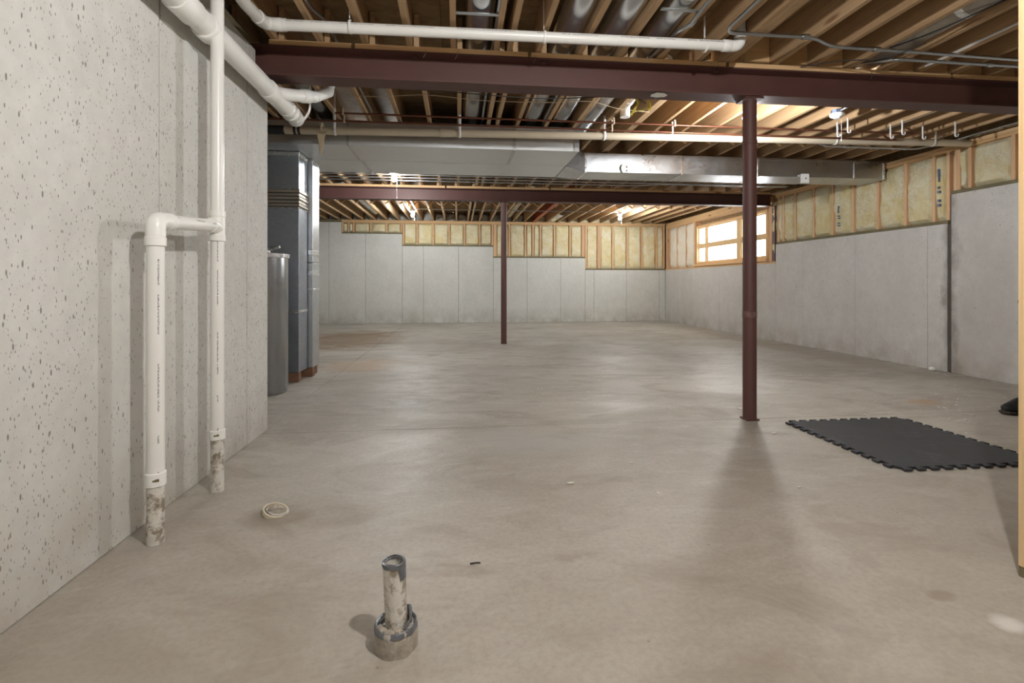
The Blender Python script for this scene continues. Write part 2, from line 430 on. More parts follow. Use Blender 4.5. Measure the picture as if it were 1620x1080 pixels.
for a, c, h in steps[1:]:
    b = B(); box(b, a+.004, c-.004, YF+.005, YF+.2, h, h+.038, .002); obj('sill_plate', b, 'treated', wf)
    b = B(); box(b, a-.004, a+.004, YF+.012, YF+.2, h, h+.32); obj('step_flashing', b, 'treated', wf)
b = B(); box(b, -3.0, XR, YF+.018, YF+.158, 2.632, 2.67, .002); obj('top_plate', b, 'plate_x', wf)
b = B(); box(b, -3.0, XR, YF+.022, YF+.162, 2.671, 2.708, .002); obj('top_plate', b, 'plate_x', wf)
b = B(); box(b, XM, -3.0, YF+.02, YF+.16, 2.645, 2.708, .002); obj('top_plate', b, 'treated', wf)
fst = {1: [-2.975, -2.82, -2.70, -2.262, -1.856, -1.472], 2: [-1.425, -1.065, -.641, -.224, .185, .59, .928],
       3: [.975, 1.017, 1.385, 1.823, 2.03, 2.23, 2.618, 3.05, 3.40, 3.445], 4: [3.495, 3.84, 3.885, 4.254, 4.669, 5.086, 5.506, 5.725]}
for k, xs in fst.items():
    a, c, h = steps[k]; z0 = h+.04
    src = obj('stud', stud_mesh(2.63-z0, 'x'), 'stud'); src.location = (xs[0], YF+.02, z0); src.parent = wf
    for xx in xs[1:]: clone(src, wf, (xx, YF+.02, z0))
    for i, (p, q2) in enumerate(zip(xs, xs[1:])):
        if q2-p > .06: batt(p+.02, q2-.02, z0, 2.63, 'y', YF+.03, wf, seed=k*10+i)

# right wall
hts = [(YN, 5.275, 2.09), (5.275, 8.50, 1.755), (8.50, YF, 1.415)]
b = B()
for a, c, h in hts: box(b, XR+.014, XR+.3, a, c, 0, h)
wr = struct('wall_right', b, 'backing')
rs = [YN, -.8, .6, 2.0, 3.4, 4.35, 5.255, 5.30, 5.55, 6.675, 7.77, 8.50, 9.45, 10.48, 11.75, 12.55, YF]
for a, c in zip(rs, rs[1:]):
    if a == 5.255: continue                               # the open joint
    h = [h for p, q2, h in hts if p <= (a+c)/2 <= q2][0]
    b = B(); panel(b, [(a+.002, 0), (c-.002, 0), (c-.002, h), (a+.002, h)], 'x', XR, .02, -1, .002); obj('concrete_panel', b, 'conc_right', wr)
WY0, WY1, WZ0, WZ1 = 8.80, 11.60, 1.50, 2.44              # rough opening of the window
b = B()
box(b, XR+.16, XR+.19, YN, WY0, 0, 2.97); box(b, XR+.16, XR+.19, WY1, YF+.3, 0, 2.97)
box(b, XR+.16, XR+.19, WY0, WY1, 0, WZ0); box(b, XR+.16, XR+.19, WY0, WY1, WZ1, 2.97)
obj('sheathing', b, 'osb', wr)
for a, c, h in ((YN, 5.25, 2.09), (5.29, 8.48, 1.755), (8.52, YF, 1.415)):
    b = B(); box(b, XR-.004 if a < 8 else XR+.006, XR+.16, a, c, h, h+.038, .002); obj('sill_plate', b, 'treated' if a < 8 else 'plate_y', wr)
for z0 in (2.60, 2.639):
    b = B(); box(b, XR+.018, XR+.158, YN, 8.52, z0, z0+.037, .002); obj('top_plate', b, 'plate_y', wr)
b = B(); box(b, XR+.018, XR+.158, 8.78, YF, 2.55, 2.70, .002); obj('header', b, 'plate_y', wr)
rst = {0: [5.225, 5.183, 5.058, 4.612, 4.2, 3.9, 3.4, 3.0], 1: [8.44, 8.316, 7.998, 7.553, 7.143, 6.742, 6.304, 5.878, 5.489, 5.31]}
for k, ys in rst.items():
    z0 = hts[k][2]+.04
    src = obj('stud', stud_mesh(2.60-z0, 'y'), 'stud'); src.location = (XR+.02, ys[0], z0); src.parent = wr
    for yy in ys[1:]: clone(src, wr, (XR+.02, yy, z0))
    for i, (p, q2) in enumerate(zip(ys, ys[1:])):
        if p-q2 > .06: batt(q2+.02, p-.02, z0, 2.60, 'x', XR+.02, wr, seed=100+k*20+i, puff=.02)
# window end framing and the corner beyond the window
src = obj('stud', stud_mesh(2.55-1.455, 'y'), 'stud'); src.location = (XR+.02, 8.66, 1.455); src.parent = wr
for yy in (8.705, 11.64, 11.685, 12.13, 12.66, 13.1, 13.28, 13.325): clone(src, wr, (XR+.02, yy, 1.455))
batt(8.54, 8.635, 1.455, 2.55, 'x', XR+.02, wr, seed=140)
for i, (p, q2) in enumerate(((11.71, 12.11), (12.15, 12.64), (12.68, 13.08))):
    batt(p, q2, 1.455, 2.55, 'x', XR+.02, wr, mat='batt_pale', seed=150+i, puff=.02)
b = B(); box(b, XR+.02, XR+.10, 8.548, 8.63, 1.455, 2.467); 
bp = obj('bearing_post', b, 'steel_red', wr)

# printed marks on two batts
def mark(y0, z0, z1):
    b = B(); n = 9
    for i in range(n):
        if i in (3, 6): continue
        z = z1-(z1-z0)*i/n; hh = (z1-z0)/n*(.95 if i < 3 else .55); ww = .009 if i < 3 else .024
        k = XR-.021-random.random()*.003
        box(b, k, k+.03, y0-ww/2+random.uniform(-.006, .006), y0+ww/2+random.uniform(-.006, .006), z-hh, z)
    obj('printed_mark', b, 'box_blue', wr)

# ---------------------------------------------------------------- window
wn = struct('window_1', box(box(B(), XR+.03, XR+.15, WY0, WY1, WZ0, WZ0+.05, .003), XR+.03, XR+.15, WY0, WY1, WZ1-.05, WZ1, .003), 'plate_y')
for y0, y1 in ((WY0, WY0+.05), (WY1-.05, WY1)):
    b = B(); box(b, XR+.03, XR+.15, y0, y1, WZ0+.05, WZ1-.05, .003); obj('jamb', b, 'post_wood', wn)
for y0, y1 in ((9.72, 9.87), (11.12, 11.20)):
    b = B(); box(b, XR+.05, XR+.13, y0, y1, WZ0+.05, WZ1-.05, .004); obj('mullion', b, 'post_wood', wn)
for y0, y1, thin in ((WY0+.05, 9.72, 0), (9.87, 11.12, 10.62), (11.20, WY1-.05, 0)):
    zm = 1.945
    b = B(); box(b, XR+.06, XR+.11, y0, y1, zm-.028, zm+.028, .003); obj('meeting_rail', b, 'post_wood', wn)
    for z0, z1 in ((WZ0+.05, zm-.028), (zm+.028, WZ1-.05)):
        f = B(); e = .028
        box(f, XR+.07, XR+.10, y0, y0+e, z0, z1); box(f, XR+.07, XR+.10, y1-e, y1, z0, z1)
        box(f, XR+.07, XR+.10, y0+e, y1-e, z0, z0+e); box(f, XR+.07, XR+.10, y0+e, y1-e, z1-e, z1)
        if thin: box(f, XR+.08, XR+.09, thin-.006, thin+.006, z0+e, z1-e)
        sash = obj('sash', f, 'post_wood', wn)
        b = B(); box(b, XR+.083, XR+.087, y0+e, y1-e, z0+e, z1-e); obj('pane', b, 'glass', sash)
b = B(); box(b, XR-.03, XR+.05, WY0-.05, WY1+.05, WZ0-.042, WZ0, .004); obj('window_stool', b, 'plate_y', wn)

# ---------------------------------------------------------------- ceiling: subfloor sheets, joists, bridging
b = B(); box(b, XM-.2, XR+.3, YN-.2, YF+.31, 2.985, 3.03); ceil = struct('ceiling', b, 'backing')
b = B(); box(b, -1.218, 1.218, -.608, .608, 0, .018)
src = obj('subfloor_panel', b, 'osb'); first = True
yy = -2.1; row = 0
while yy < 13.9:
    xx = -5.0+(row % 2)*1.22
    while xx < 7.0:
        if first: src.location = (xx, yy, 2.953); src.parent = ceil; first = False
        else: clone(src, ceil, (xx, yy, 2.953))
        xx += 2.44
    yy += 1.22; row += 1
def jm(y0, y1):
    b = B(); box(b, -.019, .019, y0, y1, 0, .235, .002); return obj('joist', b, 'joist')
ZJ = 2.716
JX = [-.03+.3048*k for k in range(-16, 19)]
mA, mB, mC = jm(YN, 3.69), jm(3.575, 8.72), jm(8.58, 13.50)
def joists(src, xs):
    for i, xx in enumerate(xs):
        if i == 0: src.location = (xx, 0, ZJ); src.parent = ceil
        else: clone(src, ceil, (xx, 0, ZJ))
A = [x for x in JX if -1.33 < x < 1.9]+[1.964, 2.004, 2.044]+[x for x in JX if x > 2.3]+[.3685]
joists(mA, A)
joists(mB, [x+.045 for x in JX if not 1.7 < x < 2.1]+[.414, 1.844, 1.88])
joists(mC, [x for x in JX if not 1.95 < x < 2.2]+[.3685, -1.11])
b = B(); box(b, -.045, .045, 8.66, 13.50, 0, .012); box(b, -.045, .045, 8.66, 13.5, .213, .225); box(b, -.006, .006, 8.66, 13.5, .012, .213)
o = obj('steel_joist', b, 'steel_orange', ceil); o.location = (2.06, 0, ZJ)
# rim insulation and rim board at far end
b = B(); box(b, XM, XR+.2, YF+.152, YF+.19, ZJ, 2.95); obj('rim_board', b, 'joist', ceil)
rb = []
for s in range(3):
    b = B(); g = []
    for i in range(8):
        row = []
        for k in range(7):
            u, z = -.13+.26*i/7, .2*k/6
            e = (min(i, 7-i, 1.5)/1.5)**.5*(min(6-k, 1.5)/1.5)**.5 if k < 6 else 0
            d = .10-e*.06-noise.fractal(Vector((u*9+s*5, z*9, s)), .8, 2, 3)*.05
            row.append(b.verts.new((u, d, z)))
        g.append(row)
    for i in range(7):
        for k in range(6): b.faces.new((g[i][k], g[i+1][k], g[i+1][k+1], g[i][k+1]))
    rb.append(obj('rim_batt', b, 'batt_grey' if s < 2 else 'batt', smooth=True))
for i, x in enumerate(JX[:-1]):
    if 1.7 < x < 2.1: continue
    s = 2 if x > 1.5 else i % 2
    src = rb[s]; loc = (x+.1524, YF+.03, ZJ+.005)
    if src.parent is None: src.parent = ceil; src.location = loc
    else: clone(src, ceil, loc)
# cross bridging
def bm_bridge(sgn):
    b = B(); tube(b, [(-.128, 0, .02 if sgn > 0 else .20), (.128, 0, .20 if sgn > 0 else .02)], .02, 4, flat=(.8, 1.35)); return obj('bridging', b, 'bridge')
br = [bm_bridge(1), bm_bridge(-1)]
def bridge(k, loc):
    s = br[k]
    if s.parent is None: s.parent = ceil; s.location = loc
    else: clone(s, ceil, loc)
for i, x in enumerate(JX[:-1]):
    if 1.7 < x < 2.1 or .2 < x < .4: continue
    if x > -3.2: bridge(0, (x+.1524, 10.80, ZJ)); bridge(1, (x+.1524, 10.86, ZJ))
    if x > 1.4:
        bridge(0, (x+.045+.1524, 5.66, ZJ)); bridge(1, (x+.045+.1524, 5.74, ZJ))
for x in JX:  # blocking added over the front beam to stop lamp light leaking between joists
    if 2.0 < x < 5.3 and not 2.95 < x < 3.1:
        b = B(); box(b, x+.068, x+.283, 3.60, 3.637, ZJ, 2.94, .002); obj('blocking', b, 'plate_x', ceil)
# small header blocks framing floor openings in the far bay
for x0, x1, y in ((-1.83, -1.57, 9.6), (.91, 1.18, 9.75), (1.52, 1.78, 9.9), (3.05, 3.32, 9.7), (-2.44, -2.19, 9.7)):
    b = B(); box(b, x0+.002, x1, y, y+.038, ZJ+.002, 2.94, .002); obj('blocking', b, 'plate_x', ceil)

# ---------------------------------------------------------------- steel beams
def beam(label, y, x0, x1, splits, gr):
    t = thing('steel_beam', label, 'beam', ((x0+x1)/2, y, 2.47), gr)
    h, w2, tf, tw = .205, .0825, .011, .004
    prof = [(-w2, 0), (w2, 0), (w2, tf), (tw, tf+.008), (tw, h-tf-.008), (w2, h-tf), (w2, h), (-w2, h), (-w2, h-tf), (-tw, h-tf-.008), (-tw, tf+.008), (-w2, tf)]
    b = B(); r0 = [b.verts.new((x0, y+p, 2.47+q2)) for p, q2 in prof]; r1 = [b.verts.new((x1, y+p, 2.47+q2)) for p, q2 in prof]
    n = len(prof)
    for i in range(n): b.faces.new((r0[i], r0[(i+1) % n], r1[(i+1) % n], r1[i]))
    b.faces.new(r0); b.faces.new(r1[::-1])
    obj('flanged_girder', b, 'steel_red', t)
    for a, c in zip(splits, splits[1:]):
        b = B(); box(b, a+.012, c-.012, y-.078, y+.078, 2.676, 2.713, .002); obj('nailer_plank', b, 'plate_x', t)
    return t
b1 = beam('dark red steel beam overhead across the front of the room', 3.632, -1.50, 5.90, [-1.29, -.72, .515, 2.02, 3.9, 5.9], 'steel beams')
for x in (-.22, .56, .0, 1.95, 3.2):            # bent nails left in the nailer
    b = B(); tube(b, [(x, 3.553, 2.69), (x-.004, 3.545, 2.66), (x-.02, 3.54, 2.63)], .0025, 5); obj('bent_nail', b, 'emt', b1)
for x in (-.3, .62, 1.93):
    b = B(); lathe(b, [(0, -.006), (.02, -.006), (.02, 0), (.012, .0), (.012, .012), (0, .012)], (x, 3.632-.055, 2.649), 6); obj('bolt_head', b, 'steel_red', b1)
b = B(); g = [(1.44, 3.60), (1.47, 3.56), (1.53, 3.565), (1.57, 3.60), (1.56, 3.64), (1.50, 3.655), (1.45, 3.64)]
vs = [b.verts.new((x, y, 2.4685-.003*random.random())) for x, y in g]; b.faces.new(vs)
r = bmesh.ops.extrude_face_region(b, geom=b.faces[:]); [setattr(v, 'co', v.co+Vector((0, 0, -.004))) for v in r['geom'] if isinstance(v, bmesh.types.BMVert)]
obj('foil_patch', b, 'foil', b1)
beam('dark red steel beam at the back near the far wall', 8.65, XM+.02, 5.745, [XM+.05, -2.9, -.2, 1.6, 4.1, 5.7], 'steel beams')

def column(label, x, y):
    t = thing('steel_column', label, 'column', (x, y, 0), 'steel columns')
    b = B(); lathe(b, [(.0, .012), (.0505, .012), (.0505, 2.455), (0, 2.455)], (x, y, 0), 28); obj('shaft', b, 'steel_red', t, smooth=True)
    b = B(); box(b, x-.0515, x+.0515, y-.0515, y+.0515, 0, .0118, .002); obj('base_plate', b, 'steel_red', t)
    b = B(); box(b, x-.075, x+.075, y-.07, y+.07, 2.456, 2.4695, .002); obj('cap_plate', b, 'steel_red', t)
    b = B(); lathe(b, [(.0515, 2.12), (.0535, 2.122), (.0535, 2.15), (.0515, 2.152)], (x, y, 0), 28); obj('adjusting_collar', b, 'steel_red', t, smooth=True)
    return t
c1 = column('dark red steel column standing in the front beside the black mat', 2.243, 3.632)
b = B(); lathe(b, [(.0508, .785)]+[(.0525+.0012*(k % 2), .787+.009*k) for k in range(6)]+[(.0508, .836)], (2.243, 3.632, 0), 28)
obj('clear_tape', b, 'clear_wrap', c1, smooth=True)
c2 = column('dark red steel column at the back in front of the insulated far wall', .80, 8.65)

# ---------------------------------------------------------------- drain and vent pipes on the left wall
R2 = .0318
t = thing('drain_vent_pipe', 'white plastic drain and vent pipes joined by a tee, standing at left wall', 'pipe', (-1.21, 2.42, 0))
x1, y1, x2, y2 = -1.217, 2.165, -1.21, 2.672
M['pvc_v1'] = pvc('printed_white_pvc', axis='z', centre=(x1, y1), ang=-.75); M['pvc_v2'] = pvc('printed_white_pvc_tall', axis='z', centre=(x2, y2), ang=-1.1, scale=.9)
def vpipe(x, y, z0, z1, mat, r=R2):
    b = B(); lathe(b, [(r, z0), (r, z1)], (x, y, 0), 28); return obj('pipe', b, mat, t, smooth=True)
def hub(p, q2, r=R2+.0055, mat='pvc_fit', par=None, name='coupling'):
    b = B(); p, q2 = Vector(p), Vector(q2); d = (q2-p); tube(b, [p, p+d*.06, q2-d*.06, q2], [r-.003, r, r, r-.003], 28); return obj(name, b, mat, par or t, smooth=True)
vpipe(x1, y1, 0.0, .25, 'pvc_dirty', .0315); vpipe(x1, y1, .25, 1.225, 'pvc_v1')
hub((x1, y1, .232), (x1, y1, .288))
hub((x1, y1, 1.20), (x1, y1, 1.238), R2+.006)
b = B(); tube(b, fillet([(x1, y1, 1.235), (x1, y1, 1.305), (x1, y1+.085, 1.308)], .075, 8), R2+.004, 28); obj('elbow', b, 'pvc_fit', t, smooth=True)
M['pvc_h'] = pvc('printed_white_pvc_branch', axis='y', centre=(x1, 1.322), ang=.5)
b = B(); tube(b, [(x1, y1+.07, 1.308), (x2, y2-.03, 1.338)], R2-.001, 28); obj('pipe', b, 'pvc_h', t, smooth=True)
hub((x1, y1+.07, 1.3075), (x1, y1+.105, 1.3095), R2+.0055)
vpipe(x2, y2, 0.0, .262, 'pvc_dirty', .0305); vpipe(x2, y2, .262, 1.30, 'pvc_v2', .0305); vpipe(x2, y2, 1.38, 2.93, 'pvc', .0305)
hub((x2, y2, .262), (x2, y2, .312), .037)
hub((x2, y2, 1.262), (x2, y2, 1.292), .0375); hub((x2, y2, 1.385), (x2, y2, 1.415), .0375)
b = B(); lathe(b, [(.035, 1.285), (.035, 1.39)], (x2, y2, 0), 28)
tube(b, [(x2, y2-.075, 1.336), (x2, y2-.05, 1.336), (x2, y2, 1.325)], [.036, .035, .034], 24); obj('tee', b, 'pvc_fit', t, smooth=True)
for p in ((x1+.02, y1-.034, .26), (x2+.012, y2-.036, .287)):
    b = B(); tube(b, [(p[0]-.012, p[1], p[2]), (p[0]+.010, p[1]+.004, p[2]+.003)], .004, 6, flat=(1.4, .7)); obj('glue_smear', b, 'treated', t)

# ---------------------------------------------------------------- big drain along the top of the left wall
t = thing('wall_drain_pipe', 'thick white drain pipe along the top of the left wall with side branch', 'pipe', (-1.25, 1.5, 2.34))
def ypipe(y0, y1, z0, z1, r, mat='pvc', name='pipe', x=-1.25):
    b = B(); tube(b, [(x, y0, z0), (x, y1, z1)], r, 32); return obj(name, b, mat, t, smooth=True)
ypipe(YN+.02, 3.50, 2.315, 2.337, .056, 'pvc')
def fit(y0, y1, r, z=2.337): hub((-1.25, y0, z), (-1.25, y1, z), r, 'pvc_fit', t)
fit(2.36, 2.52, .0635, 2.330); fit(2.62, 2.70, .066, 2.331)
fit(3.44, 3.56, .0645)
ypipe(3.5, 3.80, 2.337, 2.337, .060, 'pvc_fit', 'wye')
b = B(); tube(b, fillet([(-1.24, 3.52, 2.34), (-1.19, 3.66, 2.375), (-1.06, 3.86, 2.44)], .06, 4), .043, 24); obj('branch', b, 'pvc_fit', t, smooth=True)
hub((-1.125, 3.76, 2.407), (-1.085, 3.82, 2.427), .049, 'pvc_fit', t)
b = B(); tube(b, [(-1.06, 3.86, 2.44), (-.99, 3.97, 2.52), (-.97, 4.0, 2.70)], .042, 24); obj('branch', b, 'pvc', t, smooth=True)
fit(3.80, 3.86, .0645); ypipe(3.80, 3.99, 2.337, 2.337, .056); fit(3.90, 3.935, .067)
b = B(); tube(b, [(-1.25, 3.93, 2.337), (-1.25, 4.0, 2.335), (-1.25, 4.05, 2.325)], .060, 28); obj('elbow', b, 'pvc_fit', t, smooth=True)
b = B(); tube(b, fillet([(-1.12, 3.95, 2.70), (-1.12, 3.95, 2.36), (-1.17, 3.95, 2.29), (-1.21, 3.95, 2.27)], .05, 4), .012, 8, flat=(.5, 1.6)); obj('pipe_strap', b, 'pvc_fit', t, smooth=True)

# ---------------------------------------------------------------- white pipe hung under the front joists
t = thing('overhead_pipe', 'white plastic pipe hung level beneath the joists in front of the front beam', 'pipe', (.4, 3.2, 2.65))
M['pvc_o'] = pvc('printed_white_pvc_overhead', axis='x', centre=(3.205, 2.650), ang=2.75, scale=.8)
PR = .0335
b = B(); tube(b, [(-1.08, 3.215, 2.645), (1.79, 3.195, 2.655)], PR, 28); obj('pipe', b, 'pvc_o', t, smooth=True)
b = B(); tube(b, fillet([(-1.172, 3.09, 2.62), (-1.172, 3.215, 2.645), (-1.05, 3.215, 2.645)], .09, 6), PR+.005, 28); obj('elbow', b, 'pvc_fit', t, smooth=True)
hub((-1.135, 3.215, 2.645), (-1.075, 3.215, 2.645), PR+.0065)
hub((-1.172, 3.075, 2.62), (-1.172, 3.12, 2.627), PR+.0065)
b = B(); tube(b, [(-1.172, 3.10, 2.622), (-1.16, 2.88, 2.585), (-1.125, 2.5, 2.56), (-1.12, YN+.05, 2.56)], PR, 28); obj('pipe', b, 'pvc', t, smooth=True)
hub((1.775, 3.195, 2.655), (1.835, 3.195, 2.655), PR+.006)
b = B(); tube(b, fillet([(1.80, 3.195, 2.655), (1.90, 3.193, 2.656), (1.908, 3.20, 2.76)], .065, 8), PR+.004, 28); obj('elbow', b, 'pvc_fit', t, smooth=True)
b = B(); tube(b, [(1.908, 3.20, 2.75), (1.908, 3.20, 2.93)], PR, 24); obj('pipe', b, 'pvc', t, smooth=True)
for x, zt in ((-.665, 2.80), (.562, 2.90), (1.66, 2.85)):
    b = B(); p = [(x-.005, 3.205-.0, zt), (x-.005, 3.205, 2.70)]
    tube(b, p, .008, 6, flat=(.5, 1.3))
    n = 16; ring = [(x, 3.205+math.cos(a)*.039, 2.650+math.sin(a)*.039) for a in [PI/2+2*PI*i/n*.86 for i in range(n+1)]]
    tube(b, ring, .009, 6, flat=(.45, 1.0)); obj('hanger', b, 'pvc_fit', t, smooth=True)

# ---------------------------------------------------------------- beige pipe, copper pipes, hooks (behind the front beam)
t = thing('beige_pipe', 'long beige plastic pipe running across below the joists in front of the ducts', 'pipe', (2, 5, 2.56))
za = lambda x: 2.522+(x+1.75)*.0128
b = B(); tube(b, [(-1.66, 5.0, za(-1.66)), (5.70, 5.0, za(5.70))], .0375, 24); obj('pipe', b, 'pvc_beige', t, smooth=True)
b = B(); tube(b, [(-1.80, 5.0, 2.52), (-1.65, 5.0, za(-1.65))], .043, 24); obj('rubber_boot', b, 'rubber', t, smooth=True)
for x in (-1.565, -1.525):
    b = B(); tube(b, [(x, 5.0, za(x)), (x+.022, 5.0, za(x))], .046, 20); obj('band_clamp', b, 'rubber', t, smooth=True)
b = B(); tube(b, [(-.17, 5.0, za(-.15)), (-.12, 5.0, za(-.12))], .0425, 24); obj('coupling', b, 'pvc_beige', t, smooth=True)
for x in (-1.18, .02, 1.495, 4.07, 5.24):
    b = B(); z = za(x)
    n = 10; arc = [(x, 5.0-.041*math.cos(a), z-.041*math.sin(a)) for a in [PI*i/n for i in range(n+1)]]
    tube(b, [(x, 4.959, 2.90 if x < 0 else 2.76)]+arc+[(x, 5.041, z+.02)], .011, 6, flat=(1.2, .4)); obj('pipe_hanger', b, 'white', t, smooth=True)
b = B(); vs = [(-1.345, 2.50), (-1.255, 2.50), (-1.275, 2.42), (-1.285, 2.34), (-1.305, 2.27), (-1.32, 2.34), (-1.325, 2.42)]
f = b.faces.new([b.verts.new((x, 4.955+.004*math.sin(z*30), z)) for x, z in vs]); r = bmesh.ops.extrude_face_region(b, geom=[f])
[setattr(v, 'co', v.co+Vector((0, -.006, 0))) for v in r['geom'] if isinstance(v, bmesh.types.BMVert)]
n = 10; arc = [(-1.30, 5.0-.042*math.cos(a), za(-1.3)+.042*math.sin(a)) for a in [-.3+1.3*PI*i/n for i in range(n)]]
tube(b, arc, .04, 6, flat=(.06, 1.0))
tag(obj('hanging_rag', b, 'rag'), 'pointed tan strip of cloth hanging from the beige pipe', 'cloth')
for lab, y, z, x0, x1, k in (('upper of two thin brown copper pipes above the beige pipe', 4.87, 2.66, -1.15, 4.87, -1), ('lower of two thin brown copper pipes close above the beige pipe', 4.93, 2.604, -1.95, 4.7, 1)):
    t = thing('copper_pipe', lab, 'pipe', ((x0+x1)/2, y, z), 'copper pipes')
    b = B(); tube(b, [(x0, y, z), (x1, y, z)], .0095, 10); obj('pipe', b, 'copper', t, smooth=True)
    b = B(); tube(b, fillet([(x1-.01, y, z), (x1+.04, y, z), (x1-.05, y+k*.03, z+.03), (x1-.12, y+k*.045, 2.704)], .02, 3), .0095, 8); obj('turned_end', b, 'copper', t, smooth=True)
    for x in (-1.08, 1.56, 2.20):
        b = B(); tube(b, [(x, y, 2.714), (x, y-.012, z), (x, y, z-.013), (x, y+.012, z)], .007, 6, flat=(1.2, .4)); obj('pipe_strap', b, 'pvc_beige', t, smooth=True)
hooks = [(3.9505, 4.82, ''), (3.9505, 4.68, ''), (4.5605, 4.82, ''), (4.5605, 4.68, ''), (4.918, 4.80, ''), (5.1705, 4.68, '')]
places = ['nearest the lamp holder, touching the beige pipe', 'just right of and behind the lamp holder chain', 'third along, low by the beige pipe', 'third along, high by the copper pipe end', 'near the wall, low beside the last hanger', 'near the insulated wall, high and last']
for (x, y, _), pl in zip(hooks, places):
    b = B(); z = 2.60
    arc = [(x+.016-.016*math.cos(a), y, z-.016*math.sin(a)) for a in [PI*i/6 for i in range(7)]]
    tube(b, [(x, y, 2.735), (x, y, 2.66)]+arc+[(x+.032, y, z+.012)], .0075, 8)
    tag(obj('pipe_hook', b, 'white', smooth=True), 'small white plastic J hook '+pl, 'hook', 'pipe hooks')

# ---------------------------------------------------------------- ductwork
def duct(name, label, mat, x0, x1, y0, y1, z0, z1, cleats, stain=None):
    t = thing(name, label, 'duct', ((x0+x1)/2, (y0+y1)/2, z0))
    b = B(); box(b, x0, x1, y0, y1, z0, z1, .003); obj('duct_body', b, mat, t)
    for x in cleats:
        b = B(); e = .006
        for a in ((x, x+.028, y0-e, y0-.0005, z0-e, z1), (x, x+.028, y0, y1, z0-e, z0-.0005)): box(b, *a)
        obj('drive_cleat', b, 'galv', t)
    return t
t = duct('trunk_duct', 'wide dull grey sheet metal trunk duct on the left, front half', 'galv_trunk', XM+.05, 1.283, 5.205, 5.85, 2.452, 2.705, [-1.12, .58])
b = B(); box(b, 1.235, 1.287, 5.197, 5.204, 2.45, 2.70); obj('end_flange', b, 'galv', t)
t2 = duct('trunk_duct', 'wide dull grey sheet metal trunk duct on the left, rear half', 'galv_trunk', XM+.05, 1.283, 5.858, 6.50, 2.452, 2.705, [-1.10])
t = thing('branch_duct', 'bright narrow sheet metal duct running to the right wall', 'duct', (3.6, 6.36, 2.45))
b = B(); box(b, 1.60, 5.72, 6.14, 6.57, 2.452, 2.69, .003); obj('duct_body', b, 'galv', t)
b = B()
v = [b.verts.new(p) for p in ((1.29, 5.875, 2.452), (1.60, 6.14, 2.452), (1.60, 6.57, 2.452), (1.29, 6.50, 2.452), (1.29, 5.875, 2.70), (1.60, 6.14, 2.69), (1.60, 6.57, 2.69), (1.29, 6.50, 2.70))]
for q in ((0, 1, 2, 3), (7, 6, 5, 4), (0, 4, 5, 1), (1, 5, 6, 2), (2, 6, 7, 3), (3, 7, 4, 0)): b.faces.new([v[i] for i in q])
obj('tapered_end', b, 'galv', t)
for x in (1.59, 2.86, 3.9, 5.27, 5.70):
    b = B(); box(b, x, x+.022, 6.132, 6.1395, 2.448, 2.69); box(b, x, x+.022, 6.14, 6.57, 2.445, 2.4515); obj('drive_cleat', b, 'foil', t)
b = B(); box(b, 1.62, 5.70, 6.134, 6.1395, 2.665, 2.69); obj('hem_strip', b, 'galv', t)
for x, zc in ((2.10, 2.50), (4.55, 2.43)):
    b = B(); vs = [(-.03, -.055), (.03, -.055), (.05, -.01), (.05, .02), (.03, .055), (-.03, .055), (-.05, .02), (-.05, -.01)] if x < 3 else [(-.05, -.06), (.05, -.06), (.05, .06), (-.05, .06)]
    f = b.faces.new([b.verts.new((x+p, 6.131, zc+q2)) for p, q2 in vs]); r = bmesh.ops.extrude_face_region(b, geom=[f])
    [setattr(v, 'co', v.co+Vector((0, -.03, 0))) for v in r['geom'] if isinstance(v, bmesh.types.BMVert)]
    bx = obj('sensor_box', b, 'white', t)
    for q2 in ((.02, .018), (.02, -.03)) if x < 3 else ((.0, .0),):
        b = B(); lathe(b, [(0, -.004), (.009, -.004), (.009, 0), (0, 0)], (x+q2[0], 6.1005, zc+q2[1]), 10, 'y'); obj('sensor_port', b, 'rubber', bx)

# return and supply drops standing on timber blocks
t = thing('duct_drop', 'dark grey sheet metal duct drop with pleated joint, nearest the left wall', 'duct', (-1.98, 5.65, .1))
X0, X1, Y0, Y1 = -2.45, -1.675, 5.51, 5.80
for z0, z1, nm in ((.10, .745, 'cabinet'), (.755, 1.86, 'duct_section'), (2.05, 2.4505, 'duct_section')):
    b = B(); box(b, X0, X1, Y0, Y1, z0, z1, .004); obj(nm, b, 'galv_dark', t)
b = B()
for k in range(5):
    z = 1.862+.037*k; e = .012 if k % 2 == 0 else .004; box(b, X0-e, X1+e, Y0-e, Y1+e, z, z+.034, .006)
obj('pleated_joint', b, 'galv_mud', t)
for z, w2 in ((.735, .03), (2.40, .044), (2.045, .012), (1.845, .012)):
    b = B(); e = .004; box(b, X0-e, X1+e, Y0-e, Y1+e, z, z+w2, .003); obj('foil_band', b, 'foil', t)
t = thing('duct_drop', 'pale grey sheet metal duct drop behind, edge facing the room', 'duct', (-1.95, 5.96, .1))
X1, Y0, Y1 = -1.622, 5.825, 6.09
for z0, z1, nm in ((.10, .98, 'cabinet'), (.985, 1.28, 'duct_section'), (1.285, 2.4505, 'duct_section')):
    b = B(); box(b, X0, X1, Y0, Y1, z0, z1, .004); obj(nm, b, 'galv', t)
for z, w2 in ((.97, .02), (1.14, .05), (1.37, .055), (2.42, .029)):
    b = B(); e = .004; box(b, X0, X1+e, Y0-e, Y1+e, z, z+w2, .003); obj('foil_band', b, 'foil', t)
